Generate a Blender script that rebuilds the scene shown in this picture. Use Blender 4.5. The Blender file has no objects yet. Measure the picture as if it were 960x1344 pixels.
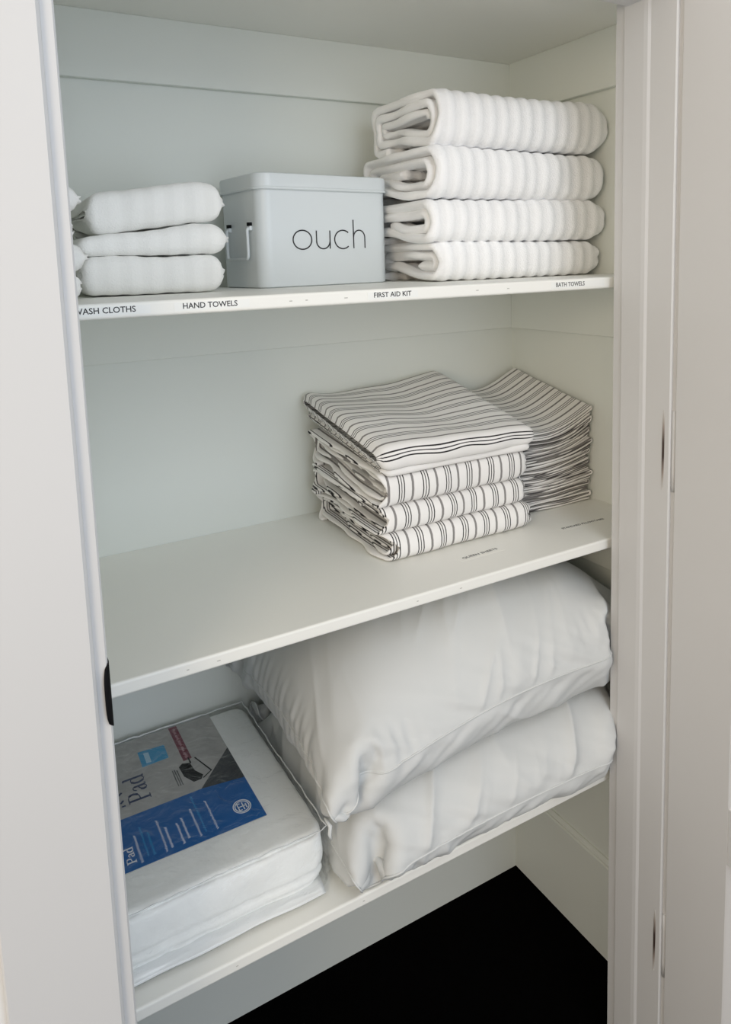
import bpy, bmesh, math, random
import numpy as np
from mathutils import Vector, Matrix, noise
random.seed(7)
sc = bpy.context.scene
col = sc.collection
PI = math.pi

# ------------------------------------------------------------------ measures (metres)
D = 0.433            # shelf depth; shelves run Y = -D .. 0 (back wall at Y = 0), right wall at X = 0
XL = -1.165          # closet left wall
T = 0.019            # shelf board thickness
Z1, Z2, Z3, ZT = 1.4869, 1.0233, 0.5735, 1.9442
JR, JL = -0.152, -1.0115   # jamb faces
YB, YF = -0.450, -0.565   # wall rear / front planes

# ------------------------------------------------------------------ materials
def new_mat(name):
    m = bpy.data.materials.new(name); m.use_nodes = True
    nt = m.node_tree
    return m, nt, nt.nodes['Principled BSDF']

def N(nt, kind, **kw):
    n = nt.nodes.new(kind)
    for k, v in kw.items():
        setattr(n, k, v)
    return n

def add_bump(nt, bsdf, scale, strength, dist=0.002, detail=3.0, coord='Object'):
    tc = N(nt, 'ShaderNodeTexCoord'); no = N(nt, 'ShaderNodeTexNoise'); bp = N(nt, 'ShaderNodeBump')
    no.inputs['Scale'].default_value = scale; no.inputs['Detail'].default_value = detail
    bp.inputs['Strength'].default_value = strength; bp.inputs['Distance'].default_value = dist
    nt.links.new(tc.outputs[coord], no.inputs['Vector'])
    nt.links.new(no.outputs['Fac'], bp.inputs['Height'])
    nt.links.new(bp.outputs['Normal'], bsdf.inputs['Normal'])
    return tc, no

def mottled(name, c, c2, rough, nscale=6, bump=None, spec=0.5):
    m, nt, b = new_mat(name)
    tc = N(nt, 'ShaderNodeTexCoord'); no = N(nt, 'ShaderNodeTexNoise'); mx = N(nt, 'ShaderNodeMix', data_type='RGBA')
    no.inputs['Scale'].default_value = nscale; no.inputs['Detail'].default_value = 4
    mx.inputs['A'].default_value = (*c, 1); mx.inputs['B'].default_value = (*c2, 1)
    nt.links.new(tc.outputs['Object'], no.inputs['Vector'])
    nt.links.new(no.outputs['Fac'], mx.inputs['Factor'])
    nt.links.new(mx.outputs['Result'], b.inputs['Base Color'])
    b.inputs['Roughness'].default_value = rough
    b.inputs['Specular IOR Level'].default_value = spec
    if bump:
        add_bump(nt, b, *bump)
    return m

def plain(name, c, rough=0.5, metal=0.0, spec=0.5):
    m, nt, b = new_mat(name)
    b.inputs['Base Color'].default_value = (*c, 1); b.inputs['Roughness'].default_value = rough
    b.inputs['Metallic'].default_value = metal; b.inputs['Specular IOR Level'].default_value = spec
    return m

def stripe_mat(name, axis, period, bands, base, rough=0.85, bump=(900, 0.25, 0.0006)):
    """bands: (centre, half width, colour) as metres inside one period; axis 0 = along u, 1 = along v"""
    m, nt, b = new_mat(name)
    uv = N(nt, 'ShaderNodeUVMap'); sp = N(nt, 'ShaderNodeSeparateXYZ')
    nt.links.new(uv.outputs['UV'], sp.inputs[0])
    md = N(nt, 'ShaderNodeMath', operation='FLOORED_MODULO'); md.inputs[1].default_value = period
    nt.links.new(sp.outputs[axis], md.inputs[0])
    cur = None
    for c, hw, colr in bands:
        s = N(nt, 'ShaderNodeMath', operation='SUBTRACT'); s.inputs[1].default_value = c
        nt.links.new(md.outputs[0], s.inputs[0])
        a = N(nt, 'ShaderNodeMath', operation='ABSOLUTE'); nt.links.new(s.outputs[0], a.inputs[0])
        r = N(nt, 'ShaderNodeMapRange'); r.inputs['From Min'].default_value = hw + 0.0003
        r.inputs['From Max'].default_value = hw - 0.0003
        nt.links.new(a.outputs[0], r.inputs['Value'])
        mx = N(nt, 'ShaderNodeMix', data_type='RGBA')
        mx.inputs['B'].default_value = (*colr, 1)
        if cur is None: mx.inputs['A'].default_value = (*base, 1)
        else: nt.links.new(cur, mx.inputs['A'])
        nt.links.new(r.outputs['Result'], mx.inputs['Factor'])
        cur = mx.outputs['Result']
    nt.links.new(cur, b.inputs['Base Color'])
    b.inputs['Roughness'].default_value = rough; b.inputs['Specular IOR Level'].default_value = 0.2
    b.inputs['Sheen Weight'].default_value = 0.05
    if bump: add_bump(nt, b, *bump)
    return m

def ribbed_mat(name, period, c1, c2):
    m, nt, b = new_mat(name)
    uv = N(nt, 'ShaderNodeUVMap'); sp = N(nt, 'ShaderNodeSeparateXYZ')
    nt.links.new(uv.outputs['UV'], sp.inputs[0])
    mu = N(nt, 'ShaderNodeMath', operation='MULTIPLY'); mu.inputs[1].default_value = 2 * PI / period
    nt.links.new(sp.outputs[0], mu.inputs[0])
    si = N(nt, 'ShaderNodeMath', operation='SINE'); nt.links.new(mu.outputs[0], si.inputs[0])
    r = N(nt, 'ShaderNodeMapRange'); r.inputs['From Min'].default_value = -0.5; r.inputs['From Max'].default_value = 0.5
    nt.links.new(si.outputs[0], r.inputs['Value'])
    mx = N(nt, 'ShaderNodeMix', data_type='RGBA')
    mx.inputs['A'].default_value = (*c1, 1); mx.inputs['B'].default_value = (*c2, 1)
    nt.links.new(r.outputs['Result'], mx.inputs['Factor']); nt.links.new(mx.outputs['Result'], b.inputs['Base Color'])
    b.inputs['Roughness'].default_value = 0.95; b.inputs['Specular IOR Level'].default_value = 0.1
    b.inputs['Sheen Weight'].default_value = 0.15
    add_bump(nt, b, 420, 0.5, 0.002, 4)
    return m

WHITE_IN = (0.69, 0.715, 0.665)
M = {}
M['wall_in'] = mottled('closet_paint', (0.725, 0.755, 0.715), (0.75, 0.775, 0.735), 0.6, 3, (260, 0.06, 0.001), 0.3)
M['shelf'] = mottled('shelf_paint', (0.83, 0.83, 0.785), (0.855, 0.855, 0.81), 0.42, 5, (140, 0.05, 0.001), 0.4)
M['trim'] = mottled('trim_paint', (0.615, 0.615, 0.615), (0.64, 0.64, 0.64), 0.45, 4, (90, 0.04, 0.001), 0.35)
M['wall_out'] = mottled('room_paint', (0.74, 0.74, 0.73), (0.77, 0.77, 0.76), 0.7, 4, (260, 0.06, 0.001), 0.3)
M['floor'] = mottled('black_floor', (0.0009, 0.0009, 0.0009), (0.0014, 0.0013, 0.0012), 0.9, 30, (300, 0.2, 0.002), 0.02)
M['tape'] = plain('label_tape', (0.83, 0.84, 0.81), 0.4)
M['ink'] = plain('black_print', (0.012, 0.012, 0.014), 0.6)
M['ink_soft'] = plain('grey_print', (0.10, 0.10, 0.10), 0.6)
M['black_metal'] = plain('black_metal', (0.005, 0.005, 0.006), 0.7, 0.0, 0.12)
M['bronze'] = plain('dark_bronze', (0.075, 0.05, 0.042), 0.5, 0.0)
def hinge_mat():
    m, nt, b = new_mat('worn_hinge_paint')
    tc = N(nt, 'ShaderNodeTexCoord'); sp = N(nt, 'ShaderNodeSeparateXYZ'); cr = N(nt, 'ShaderNodeValToRGB')
    nt.links.new(tc.outputs['Generated'], sp.inputs[0]); nt.links.new(sp.outputs[2], cr.inputs['Fac'])
    e = cr.color_ramp.elements
    e[0].position = 0.0; e[0].color = (0.60, 0.59, 0.57, 1); e[1].position = 1.0; e[1].color = (0.60, 0.59, 0.57, 1)
    for p, c in ((0.22, (0.30, 0.25, 0.22, 1)), (0.42, (0.05, 0.032, 0.026, 1)), (0.60, (0.06, 0.04, 0.032, 1)), (0.80, (0.33, 0.28, 0.25, 1))):
        q = e.new(p); q.color = c
    nt.links.new(cr.outputs['Color'], b.inputs['Base Color']); b.inputs['Roughness'].default_value = 0.5
    return m
M['hinge'] = hinge_mat()
M['tin'] = plain('grey_enamel', (0.64, 0.685, 0.70), 0.32)
M['tin_wire'] = plain('grey_wire', (0.60, 0.64, 0.655), 0.3)
M['bath'] = ribbed_mat('ribbed_terry', 0.028, (0.855, 0.86, 0.865), (0.915, 0.92, 0.925))
M['hand'] = ribbed_mat('soft_terry', 0.030, (0.845, 0.845, 0.82), (0.875, 0.875, 0.85))
LINEN = (0.83, 0.82, 0.805)
GREY, BLK, MID = (0.25, 0.24, 0.235), (0.015, 0.014, 0.016), (0.42, 0.41, 0.405)
PER = 0.047
BANDS = [(0.0050, 0.0022, GREY), (0.0250, 0.0010, BLK), (0.0302, 0.0008, BLK), (0.0354, 0.0010, BLK)]
M['sheet_u'] = stripe_mat('striped_cotton_across', 0, PER, BANDS, LINEN)
M['sheet_v'] = stripe_mat('striped_cotton_along', 1, PER, BANDS, LINEN)
M['case'] = stripe_mat('striped_cotton_dark', 0, 0.040, [(0.0050, 0.0021, (0.2,0.19,0.185)), (0.0200, 0.0009, (0.07,0.065,0.065)), (0.0250, 0.0012, (0.25,0.24,0.23)), (0.0300, 0.0009, (0.07,0.065,0.065))], (0.78, 0.765, 0.745))
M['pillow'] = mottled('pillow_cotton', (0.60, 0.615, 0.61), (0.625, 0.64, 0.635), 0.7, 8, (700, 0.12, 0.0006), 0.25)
M['piping'] = plain('pillow_piping', (0.605, 0.62, 0.615), 0.75)
M['padding'] = mottled('quilted_fill', (0.90, 0.92, 0.90), (0.93, 0.945, 0.93), 0.9, 14, (60, 0.35, 0.004), 0.1)
M['card_grey'] = mottled('photo_grey_quilt', (0.30, 0.295, 0.285), (0.60, 0.59, 0.565), 0.45, 34, (40, 0.25, 0.003))
M['card_dark'] = mottled('print_charcoal', (0.028, 0.032, 0.036), (0.05, 0.055, 0.06), 0.45, 60)
M['card_blue'] = mottled('print_blue', (0.0, 0.105, 0.36), (0.0, 0.125, 0.41), 0.4, 20)
M['card_cyan'] = plain('print_sky_blue', (0.03, 0.33, 0.60), 0.4)
M['card_navy'] = plain('print_navy', (0.012, 0.03, 0.11), 0.4)
M['card_red'] = plain('print_maroon', (0.17, 0.006, 0.03), 0.4)
M['card_white'] = plain('print_white', (0.88, 0.9, 0.92), 0.4)
M['card_pink'] = plain('print_pale_pink', (0.60, 0.38, 0.40), 0.4)
M['card_pale'] = plain('print_pale_blue', (0.45, 0.68, 0.82), 0.4)

def bag_mat():
    m, nt, b = new_mat('clear_plastic')
    out = nt.nodes['Material Output']
    tr = N(nt, 'ShaderNodeBsdfTransparent'); tr.inputs[0].default_value = (1.0, 1.0, 1.0, 1)
    gl = N(nt, 'ShaderNodeBsdfGlossy'); gl.inputs['Roughness'].default_value = 0.10
    gl.inputs['Color'].default_value = (1, 1, 1, 1)
    fr = N(nt, 'ShaderNodeFresnel'); fr.inputs['IOR'].default_value = 1.38
    mn = N(nt, 'ShaderNodeMath', operation='MINIMUM'); mn.inputs[1].default_value = 0.32
    mx = N(nt, 'ShaderNodeMixShader')
    tc = N(nt, 'ShaderNodeTexCoord'); no = N(nt, 'ShaderNodeTexNoise'); bp = N(nt, 'ShaderNodeBump')
    no.inputs['Scale'].default_value = 26; no.inputs['Detail'].default_value = 5; no.inputs['Distortion'].default_value = 1.2
    bp.inputs['Strength'].default_value = 1.0; bp.inputs['Distance'].default_value = 0.009
    nt.links.new(tc.outputs['Object'], no.inputs['Vector']); nt.links.new(no.outputs['Fac'], bp.inputs['Height'])
    nt.links.new(bp.outputs['Normal'], gl.inputs['Normal']); nt.links.new(bp.outputs['Normal'], fr.inputs['Normal'])
    nt.links.new(fr.outputs[0], mn.inputs[0]); nt.links.new(mn.outputs[0], mx.inputs[0]); nt.links.new(tr.outputs[0], mx.inputs[1]); nt.links.new(gl.outputs[0], mx.inputs[2])
    nt.links.new(mx.outputs[0], out.inputs['Surface'])
    return m
M['bag'] = bag_mat()
M['seam'] = plain('plastic_seam', (0.72, 0.74, 0.74), 0.18)

# ------------------------------------------------------------------ object helpers
def link(name, verts, faces, mat, parent=None, smooth=True, uv=None):
    me = bpy.data.meshes.new(name)
    me.from_pydata([tuple(v) for v in verts], [], faces)
    if uv is not None:
        lay = me.uv_layers.new(name='UVMap')
        li = np.zeros(len(me.loops), dtype=np.int32); me.loops.foreach_get('vertex_index', li)
        a = np.asarray(uv, dtype=np.float32)[li]
        lay.data.foreach_set('uv', a.ravel())
    me.materials.append(mat)
    if smooth:
        me.polygons.foreach_set('use_smooth', [True] * len(me.polygons))
    me.update()
    o = bpy.data.objects.new(name, me); col.objects.link(o)
    if parent is not None: o.parent = parent
    return o

def from_bm(name, bm, mat, parent=None, smooth=False):
    bmesh.ops.recalc_face_normals(bm, faces=bm.faces)
    me = bpy.data.meshes.new(name); bm.to_mesh(me); bm.free()
    me.materials.append(mat)
    if smooth: me.polygons.foreach_set('use_smooth', [True] * len(me.polygons))
    o = bpy.data.objects.new(name, me); col.objects.link(o)
    if parent is not None: o.parent = parent
    return o

def bm_box(bm, x0, x1, y0, y1, z0, z1, bev=0.0, seg=2):
    r = bmesh.ops.create_cube(bm, size=1.0)
    for v in r['verts']:
        v.co = Vector((x0 + (v.co.x + .5) * (x1 - x0), y0 + (v.co.y + .5) * (y1 - y0), z0 + (v.co.z + .5) * (z1 - z0)))
    if bev > 0:
        es = set(e for v in r['verts'] for e in v.link_edges)
        bmesh.ops.bevel(bm, geom=list(es), offset=bev, segments=seg, affect='EDGES', profile=0.5)
    return bm

def box(name, x0, x1, y0, y1, z0, z1, mat, bev=0.0, parent=None, seg=2):
    bm = bmesh.new(); bm_box(bm, x0, x1, y0, y1, z0, z1, bev, seg)
    return from_bm(name, bm, mat, parent)

def prism_z(name, prof, z0, z1, mat, parent=None):
    """closed XY outline extruded in Z"""
    n = len(prof)
    v = [(x, y, z0) for x, y in prof] + [(x, y, z1) for x, y in prof]
    f = [tuple(range(n - 1, -1, -1)), tuple(range(n, 2 * n))]
    f += [(i, (i + 1) % n, n + (i + 1) % n, n + i) for i in range(n)]
    bm = bmesh.new(); bv = [bm.verts.new(p) for p in v]
    for q in f: bm.faces.new([bv[i] for i in q])
    return from_bm(name, bm, mat, parent)

def struct(o): o['kind'] = 'structure'; return o
def tag(o, label, cat, group=None):
    o['label'] = label; o['category'] = cat
    if group: o['group'] = group
    return o
def empty(name, loc=(0, 0, 0)):
    o = bpy.data.objects.new(name, None); o.empty_display_size = 0.05; col.objects.link(o); o.location = loc
    return o

def tube(name, pts, r, mat, parent=None, seg=8, closed=False):
    vs, fs = [], []
    P = [Vector(p) for p in pts]; n = len(P)
    prev = None
    for i, p in enumerate(P):
        a = P[(i - 1) % n] if (closed or i > 0) else P[i]
        b = P[(i + 1) % n] if (closed or i < n - 1) else P[i]
        t = (b - a).normalized()
        if prev is None:
            up = Vector((0, 0, 1)) if abs(t.z) < 0.9 else Vector((0, 1, 0))
            s = t.cross(up).normalized()
        else:
            s = (prev - t * prev.dot(t)).normalized()
        prev = s; u = s.cross(t)
        rr = r[i] if isinstance(r, (list, tuple)) else r
        for k in range(seg):
            a_ = 2 * PI * k / seg
            vs.append(p + (s * math.cos(a_) + u * math.sin(a_)) * rr)
    m = n if closed else n - 1
    for i in range(m):
        for k in range(seg):
            j = (i + 1) % n
            fs.append((i * seg + k, i * seg + (k + 1) % seg, j * seg + (k + 1) % seg, j * seg + k))
    if not closed:
        fs.append(tuple(range(seg - 1, -1, -1))); fs.append(tuple((n - 1) * seg + k for k in range(seg)))
    return link(name, vs, fs, mat, parent)

def text(name, body, size, mat, M4, parent=None, extrude=0.0002, sx=1.0, width=None, offset=0.0):
    offset = size * 0.012
    """flat lettering turned into a mesh; M4 maps text plane (x right, y up, z out) into the parent's space"""
    cu = bpy.data.curves.new(name, 'FONT'); cu.body = body; cu.size = size; cu.extrude = extrude
    cu.offset = offset; cu.resolution_u = 3
    tmp = bpy.data.objects.new(name + '_tmp', cu); col.objects.link(tmp)
    dg = bpy.context.evaluated_depsgraph_get()
    me = bpy.data.meshes.new_from_object(tmp.evaluated_get(dg))
    bpy.data.objects.remove(tmp); bpy.data.curves.remove(cu)
    me.name = name
    xs = [v.co.x for v in me.vertices]
    k = sx if width is None else width / (max(xs) - min(xs))
    x0 = min(xs)
    for v in me.vertices: v.co.x = (v.co.x - x0) * k
    me.transform(M4); me.materials.clear(); me.materials.append(mat); me.update()
    o = bpy.data.objects.new(name, me); col.objects.link(o)
    if parent is not None: o.parent = parent
    return o

def frame(origin, xdir, ydir):
    x = Vector(xdir).normalized(); y = Vector(ydir).normalized(); z = x.cross(y)
    m = Matrix((x, y, z)).transposed().to_4x4(); m.translation = Vector(origin)
    return m

def strokes(name, lines, width, M4, mat, parent=None, depth=0.0003):
    """pen strokes: each line is 2-D points in the plane of M4, drawn as a thin raised ribbon"""
    bm = bmesh.new()
    for ln in lines:
        w = width; pts = ln
        if isinstance(ln, dict): w = ln['w']; pts = ln['p']
        P = [Vector((p[0], p[1], 0)) for p in pts]; n = len(P)
        L, R = [], []
        for i in range(n):
            a = P[max(i - 1, 0)]; b = P[min(i + 1, n - 1)]
            t = (b - a).normalized(); nn = Vector((-t.y, t.x, 0)) * w / 2
            L.append(P[i] + nn); R.append(P[i] - nn)
        up = Vector((0, 0, depth))
        tv = [[bm.verts.new(M4 @ q) for q in row] for row in (L, R, [q + up for q in L], [q + up for q in R])]
        for i in range(n - 1):
            for a, b in ((0, 1), (3, 2), (2, 0), (1, 3)):
                bm.faces.new((tv[a][i], tv[a][i + 1], tv[b][i + 1], tv[b][i]))
        bm.faces.new((tv[0][0], tv[1][0], tv[3][0], tv[2][0])); bm.faces.new((tv[0][-1], tv[2][-1], tv[3][-1], tv[1][-1]))
    return from_bm(name, bm, mat, parent)

def nz(x, y, z): return noise.noise(Vector((x, y, z)))

# ------------------------------------------------------------------ the room shell
H = 2.45
struct(box('floor', -2.6, 1.4, -3.6, 0.0, -0.05, 0.0, M['floor']))
struct(box('wall_back', XL - 0.1, 0.1, 0.0, 0.1, 0, H, M['wall_in']))
struct(box('wall_right', 0.0, 0.1, YB, 0.0, 0, H, M['wall_in']))
struct(box('wall_left', XL - 0.1, XL, YB, 0.0, 0, H, M['wall_in']))
struct(box('ceiling', XL - 0.1, 0.1, YB, 0.1, H, H + 0.08, M['wall_in']))
HEAD = 1.9214
# front wall with its door opening
bm = bmesh.new()
bm_box(bm, -2.6, JL - 0.019, YF, YB, 0, H); bm_box(bm, JR + 0.019, 1.4, YF, YB, 0, H)
bm_box(bm, JL - 0.019, JR + 0.019, YF, YB, HEAD + 0.019, H)
struct(from_bm('wall_front', bm, M['wall_out']))
# cleats under the shelves: back and right (and left) of each
CT = 0.015
k = 1
for zt, zb in ((ZT, 1.8360), (Z1 - T, 1.3650), (Z2 - T, 0.8911)):
    bm = bmesh.new()
    bm_box(bm, XL, 0, -CT, 0, zb, zt, 0.0012, 1); bm_box(bm, -CT, 0, -D, -CT, zb, zt, 0.0012, 1)
    bm_box(bm, XL, XL + CT, -D, -CT, zb, zt, 0.0012, 1)
    struct(from_bm('trim_%d' % k, bm, M['wall_in'])); k += 1
# tall baseboards in the closet (small cap bead on top)
def base_profile(): return [(0, 0), (0.012, 0), (0.012, 0.218), (0.0105, 0.2215), (0.0075, 0.2225), (0.0075, 0.2265), (0.004, 0.232), (0, 0.232)]
def baseboard(name, a, b, nrm):
    a = Vector(a); b = Vector(b); nrm = Vector(nrm); pr = base_profile(); n = len(pr)
    vs = [a + nrm * d + Vector((0, 0, z)) for d, z in pr] + [b + nrm * d + Vector((0, 0, z)) for d, z in pr]
    fs = [tuple(range(n)), tuple(range(2 * n - 1, n - 1, -1))] + [(i, n + i, n + (i + 1) % n, (i + 1) % n) for i in range(n)]
    bm = bmesh.new(); bv = [bm.verts.new(v) for v in vs]
    for f in fs: bm.faces.new([bv[i] for i in f])
    return struct(from_bm(name, bm, M['wall_in']))
baseboard('baseboard_back', (XL, 0, 0), (0, 0, 0), (0, -1, 0))
baseboard('baseboard_right', (0, -0.012, 0), (0, YB, 0), (-1, 0, 0))
baseboard('baseboard_left', (XL, -0.012, 0), (XL, YB, 0), (1, 0, 0))

# jambs (with door stop) and casings
def jamb_profile(s, face):
    """right jamb: s = 1, the face looks towards -X"""
    p = [(0.019, YF), (0.002, YF), (0, YF + 0.002), (0, -0.5165), (-0.0022, -0.5120), (-0.0030, -0.5050), (-0.0030, -0.4665), (-0.0022, -0.4650), (0, -0.4640), (0, YB + 0.003), (0.003, YB), (0.019, YB)]
    return [(face + s * x, y) for x, y in p]
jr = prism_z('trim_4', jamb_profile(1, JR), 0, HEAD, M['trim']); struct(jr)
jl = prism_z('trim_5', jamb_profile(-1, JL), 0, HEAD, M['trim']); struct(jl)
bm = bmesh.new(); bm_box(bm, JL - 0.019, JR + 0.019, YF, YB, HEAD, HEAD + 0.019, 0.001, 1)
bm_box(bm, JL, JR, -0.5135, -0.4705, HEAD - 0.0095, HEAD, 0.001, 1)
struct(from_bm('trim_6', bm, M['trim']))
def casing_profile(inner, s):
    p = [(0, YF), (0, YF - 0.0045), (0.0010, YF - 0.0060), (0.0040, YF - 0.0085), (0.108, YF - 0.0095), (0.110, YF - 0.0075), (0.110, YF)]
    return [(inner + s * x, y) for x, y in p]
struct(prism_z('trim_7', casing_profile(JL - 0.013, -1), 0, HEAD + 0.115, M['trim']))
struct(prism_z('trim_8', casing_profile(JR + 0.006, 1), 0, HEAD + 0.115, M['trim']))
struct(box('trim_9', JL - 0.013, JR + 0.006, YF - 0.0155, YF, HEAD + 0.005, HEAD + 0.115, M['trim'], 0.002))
# black strike plate let into the left jamb, its lip curling over the front edge
def strike():
    zc, hh = 1.086, 0.036
    pr = [(JL + 0.0006, -0.535), (JL + 0.0006, -0.562), (JL - 0.001, -0.5672), (JL - 0.0035, -0.5695), (JL - 0.0060, -0.5705)]
    bm = bmesh.new(); rows = []
    for i in range(13):
        q = -1 + 2 * i / 12
        ext = math.sqrt(max(0, 1 - abs(q) ** 3.2))
        row = []
        for j, (x, y) in enumerate(pr):
            if j >= 2:
                x = pr[1][0] + (x - pr[1][0]) * ext; y = pr[1][1] + (y - pr[1][1]) * ext
            row.append(bm.verts.new((x, y, zc + q * hh)))
        rows.append(row)
    for a, b in zip(rows, rows[1:]):
        for j in range(len(pr) - 1): bm.faces.new((a[j], a[j + 1], b[j + 1], b[j]))
    o = from_bm('strike_plate', bm, M['black_metal'], jl, True)
    md = o.modifiers.new('thick', 'SOLIDIFY'); md.thickness = 0.0016; md.offset = 0
    o['label'] = 'black strike plate with curled lip'
strike()

# ------------------------------------------------------------------ the opened door on the right (its closet side faces us)
def make_door():
    x0, x1 = -0.1505, -0.1155            # thickness; face towards the opening is x0
    yh, yl = -0.5735, -0.5735 - 0.855    # hinge edge, latch edge
    zb, zt = 0.012, 1.915
    st = 0.1125
    r0, r1 = 0.5755, 0.6695               # lock rail
    bm = bmesh.new()
    bm_box(bm, x0, x1, yh - st, yh, zb, zt, 0.0015, 1)
    bm_box(bm, x0, x1, yl, yl + st, zb, zt, 0.0015, 1)
    for a, b in ((zb, 0.20), (r0, r1), (zt - st, zt)):
        bm_box(bm, x0, x1, yl + st, yh - st, a, b)
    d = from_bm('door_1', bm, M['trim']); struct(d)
    for a, b in ((0.20, r0), (r1, zt - st)):
        bm = bmesh.new()
        bm_box(bm, x0 + 0.0115, x1 - 0.0115, yl + st - 0.004, yh - st + 0.004, a - 0.004, b + 0.004)
        # sloped sticking round the sunk panel
        for side in (x0, x1):
            sgn = 1 if side == x0 else -1
            o4 = [(yl + st, a), (yh - st, a), (yh - st, b), (yl + st, b)]
            w = 0.009
            i4 = [(yl + st + w, a + w), (yh - st - w, a + w), (yh - st - w, b - w), (yl + st + w, b - w)]
            ov = [bm.verts.new((side + sgn * 0.001, y, z)) for y, z in o4]
            iv = [bm.verts.new((side + sgn * 0.0114, y, z)) for y, z in i4]
            for i in range(4): bm.faces.new((ov[i], ov[(i + 1) % 4], iv[(i + 1) % 4], iv[i]))
        from_bm('door_panel', bm, M['trim'], d)
    for zc, hh in ((1.211, 0.066), (0.330, 0.060)):
        # slim leaf edge in the gap, mostly painted over, worn dark along its middle
        bm = bmesh.new(); n = 24; rows = []
        for i in range(n + 1):
            q = -1 + 2 * i / n; w = 0.0021 * math.sqrt(max(0.0, 1 - abs(q) ** 2.4)) + 0.0002
            rows.append([bm.verts.new((JR - dx, -0.5527 - q * 0.0004 + w * t, zc + q * hh)) for t, dx in ((-1, 0.0002), (-0.4, 0.0009), (0.4, 0.0009), (1, 0.0002))])
        for a, b in zip(rows, rows[1:]):
            for k in range(3): bm.faces.new((a[k], a[k + 1], b[k + 1], b[k]))
        h = from_bm('hinge_leaf', bm, M['hinge'], d, True)
        h['label'] = 'slim hinge leaf worn dark in the middle'
        tube('hinge_knuckle', [(JR + 0.0060, -0.5685, zc - hh + i * hh / 2) for i in range(5)], 0.0034, M['trim'], d, 12)
    # knob on the far stile
    for s, xx in ((-1, x0), (1, x1)):
        prof = [(0.026, 0), (0.026, 0.005), (0.011, 0.008), (0.010, 0.030), (0.022, 0.038), (0.027, 0.050), (0.022, 0.062), (0.0, 0.066)]
        vs, fs = [], []
        for r, t in prof:
            for k in range(20):
                a = 2 * PI * k / 20
                vs.append((xx + s * t, yl + 0.06 + r * math.cos(a), 1.08 + r * math.sin(a)))
        for i in range(len(prof) - 1):
            for k in range(20): fs.append((i * 20 + k, i * 20 + (k + 1) % 20, (i + 1) * 20 + (k + 1) % 20, (i + 1) * 20 + k))
        link('door_knob', vs, fs, M['black_metal'], d)
    return d
make_door()

# ------------------------------------------------------------------ shelves with their labels
def shelf(zt, label):
    bm = bmesh.new(); e = 0.0006
    bm_box(bm, XL + e, -e, -D, -e, zt - T, zt)
    es = [x for x in bm.edges if all(abs(v.co.y + D) < 1e-6 for v in x.verts) and abs(x.verts[0].co.z - x.verts[1].co.z) < 1e-6]
    bmesh.ops.bevel(bm, geom=es, offset=0.0035, segments=4, affect='EDGES', profile=0.5)
    o = from_bm('closet_shelf', bm, M['shelf']); tag(o, label, 'shelf')
    return o
shelf(ZT + T, 'top shelf whose underside closes off the view above the bath towels')
s1 = shelf(Z1, 'white shelf with printed edge labels carrying white towels and grey tin')
s2 = shelf(Z2, 'white shelf carrying the striped linen stacks, half bare on its left')
s3 = shelf(Z3, 'lowest white shelf under the pillows and bagged mattress pad')
def edge_label(body, x0, x1, tape0, tape1, soft=False):
    t = box('shelf_label', tape0, tape1, -D - 0.0004, -D + 0.0005, Z1 - T + 0.0045, Z1 - 0.004, M['tape'], 0, s1)
    text('lettering', body, 0.0098, M['ink_soft' if soft else 'ink'], frame((x0, -D - 0.0004, Z1 - T + 0.0073), (1, 0, 0), (0, 0, 1)), t, 0.0002, width=x1 - x0)
edge_label('WASH CLOTHS', -1.0005, -0.931, -1.02, -0.914)
edge_label('HAND TOWELS', -0.875, -0.806, -0.886, -0.79)
edge_label('FIRST AID KIT', -0.6077, -0.5462, -0.618, -0.535)
edge_label('BATH TOWELS', -0.2692, -0.2060, -0.279, -0.160, True)
def top_label(body, x0, x1, y0, y1):
    t = box('shelf_label', x0 - 0.008, x1 + 0.008, y0 - 0.007, y0 + 0.013, Z2 - 0.0002, Z2 + 0.0002, M['shelf'], 0, s2)
    text('lettering', body, 0.0088, M['ink_soft'], frame((x0, y0, Z2 + 0.0002), (x1 - x0, y1 - y0, 0), (-(y1 - y0), x1 - x0, 0)), t, 0.0002, width=x1 - x0)
top_label('QUEEN SHEETS', -0.4110, -0.3360, -0.3625, -0.3605)
top_label('STANDARD PILLOWCASES', -0.1775, -0.0758, -0.3535, -0.3585)
CHIP = plain('chip_grey', (0.45, 0.44, 0.41), 0.7)
# small paint chips along the shelf edges
for sh, zz, xs in ((s1, Z1, (-0.735, -0.712, -0.654, -0.585, -0.43, -0.37)), (s2, Z2, (-0.9, -0.86, -0.55, -0.47)), (s3, Z3, (-0.86, -0.66))):
    for x in xs:
        w = random.uniform(0.003, 0.006)
        box('paint_chip', x, x + w, -D - 0.0002, -D + 0.0004, zz - 0.0105, zz - 0.0093, CHIP, 0, sh)

# ------------------------------------------------------------------ folded cloth builder
def stadium(q, l, h, nose=1.0, pw=2.0):
    """point on a racetrack of half length l and half height h; q 0..1 starts at the back, mid-bottom, runs along the bottom to the front"""
    a = max(l - h * nose, 0.001); arc = PI * h * 0.5 * (1 + nose); s = 2 * a; tot = 2 * s + 2 * arc
    d = (q % 1.0) * tot
    e = 2.0 / pw
    def pc(v): return math.copysign(abs(v) ** e, v)
    if d < s: return a - d, -h
    d -= s
    if d < arc:
        t = d / arc * PI; return -a - h * nose * pc(math.sin(t)), -h * pc(math.cos(t))
    d -= arc
    if d < s: return -a + d, h
    d -= s
    t = d / arc * PI; return a + h * nose * pc(math.sin(t)), h * pc(math.cos(t))

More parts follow.
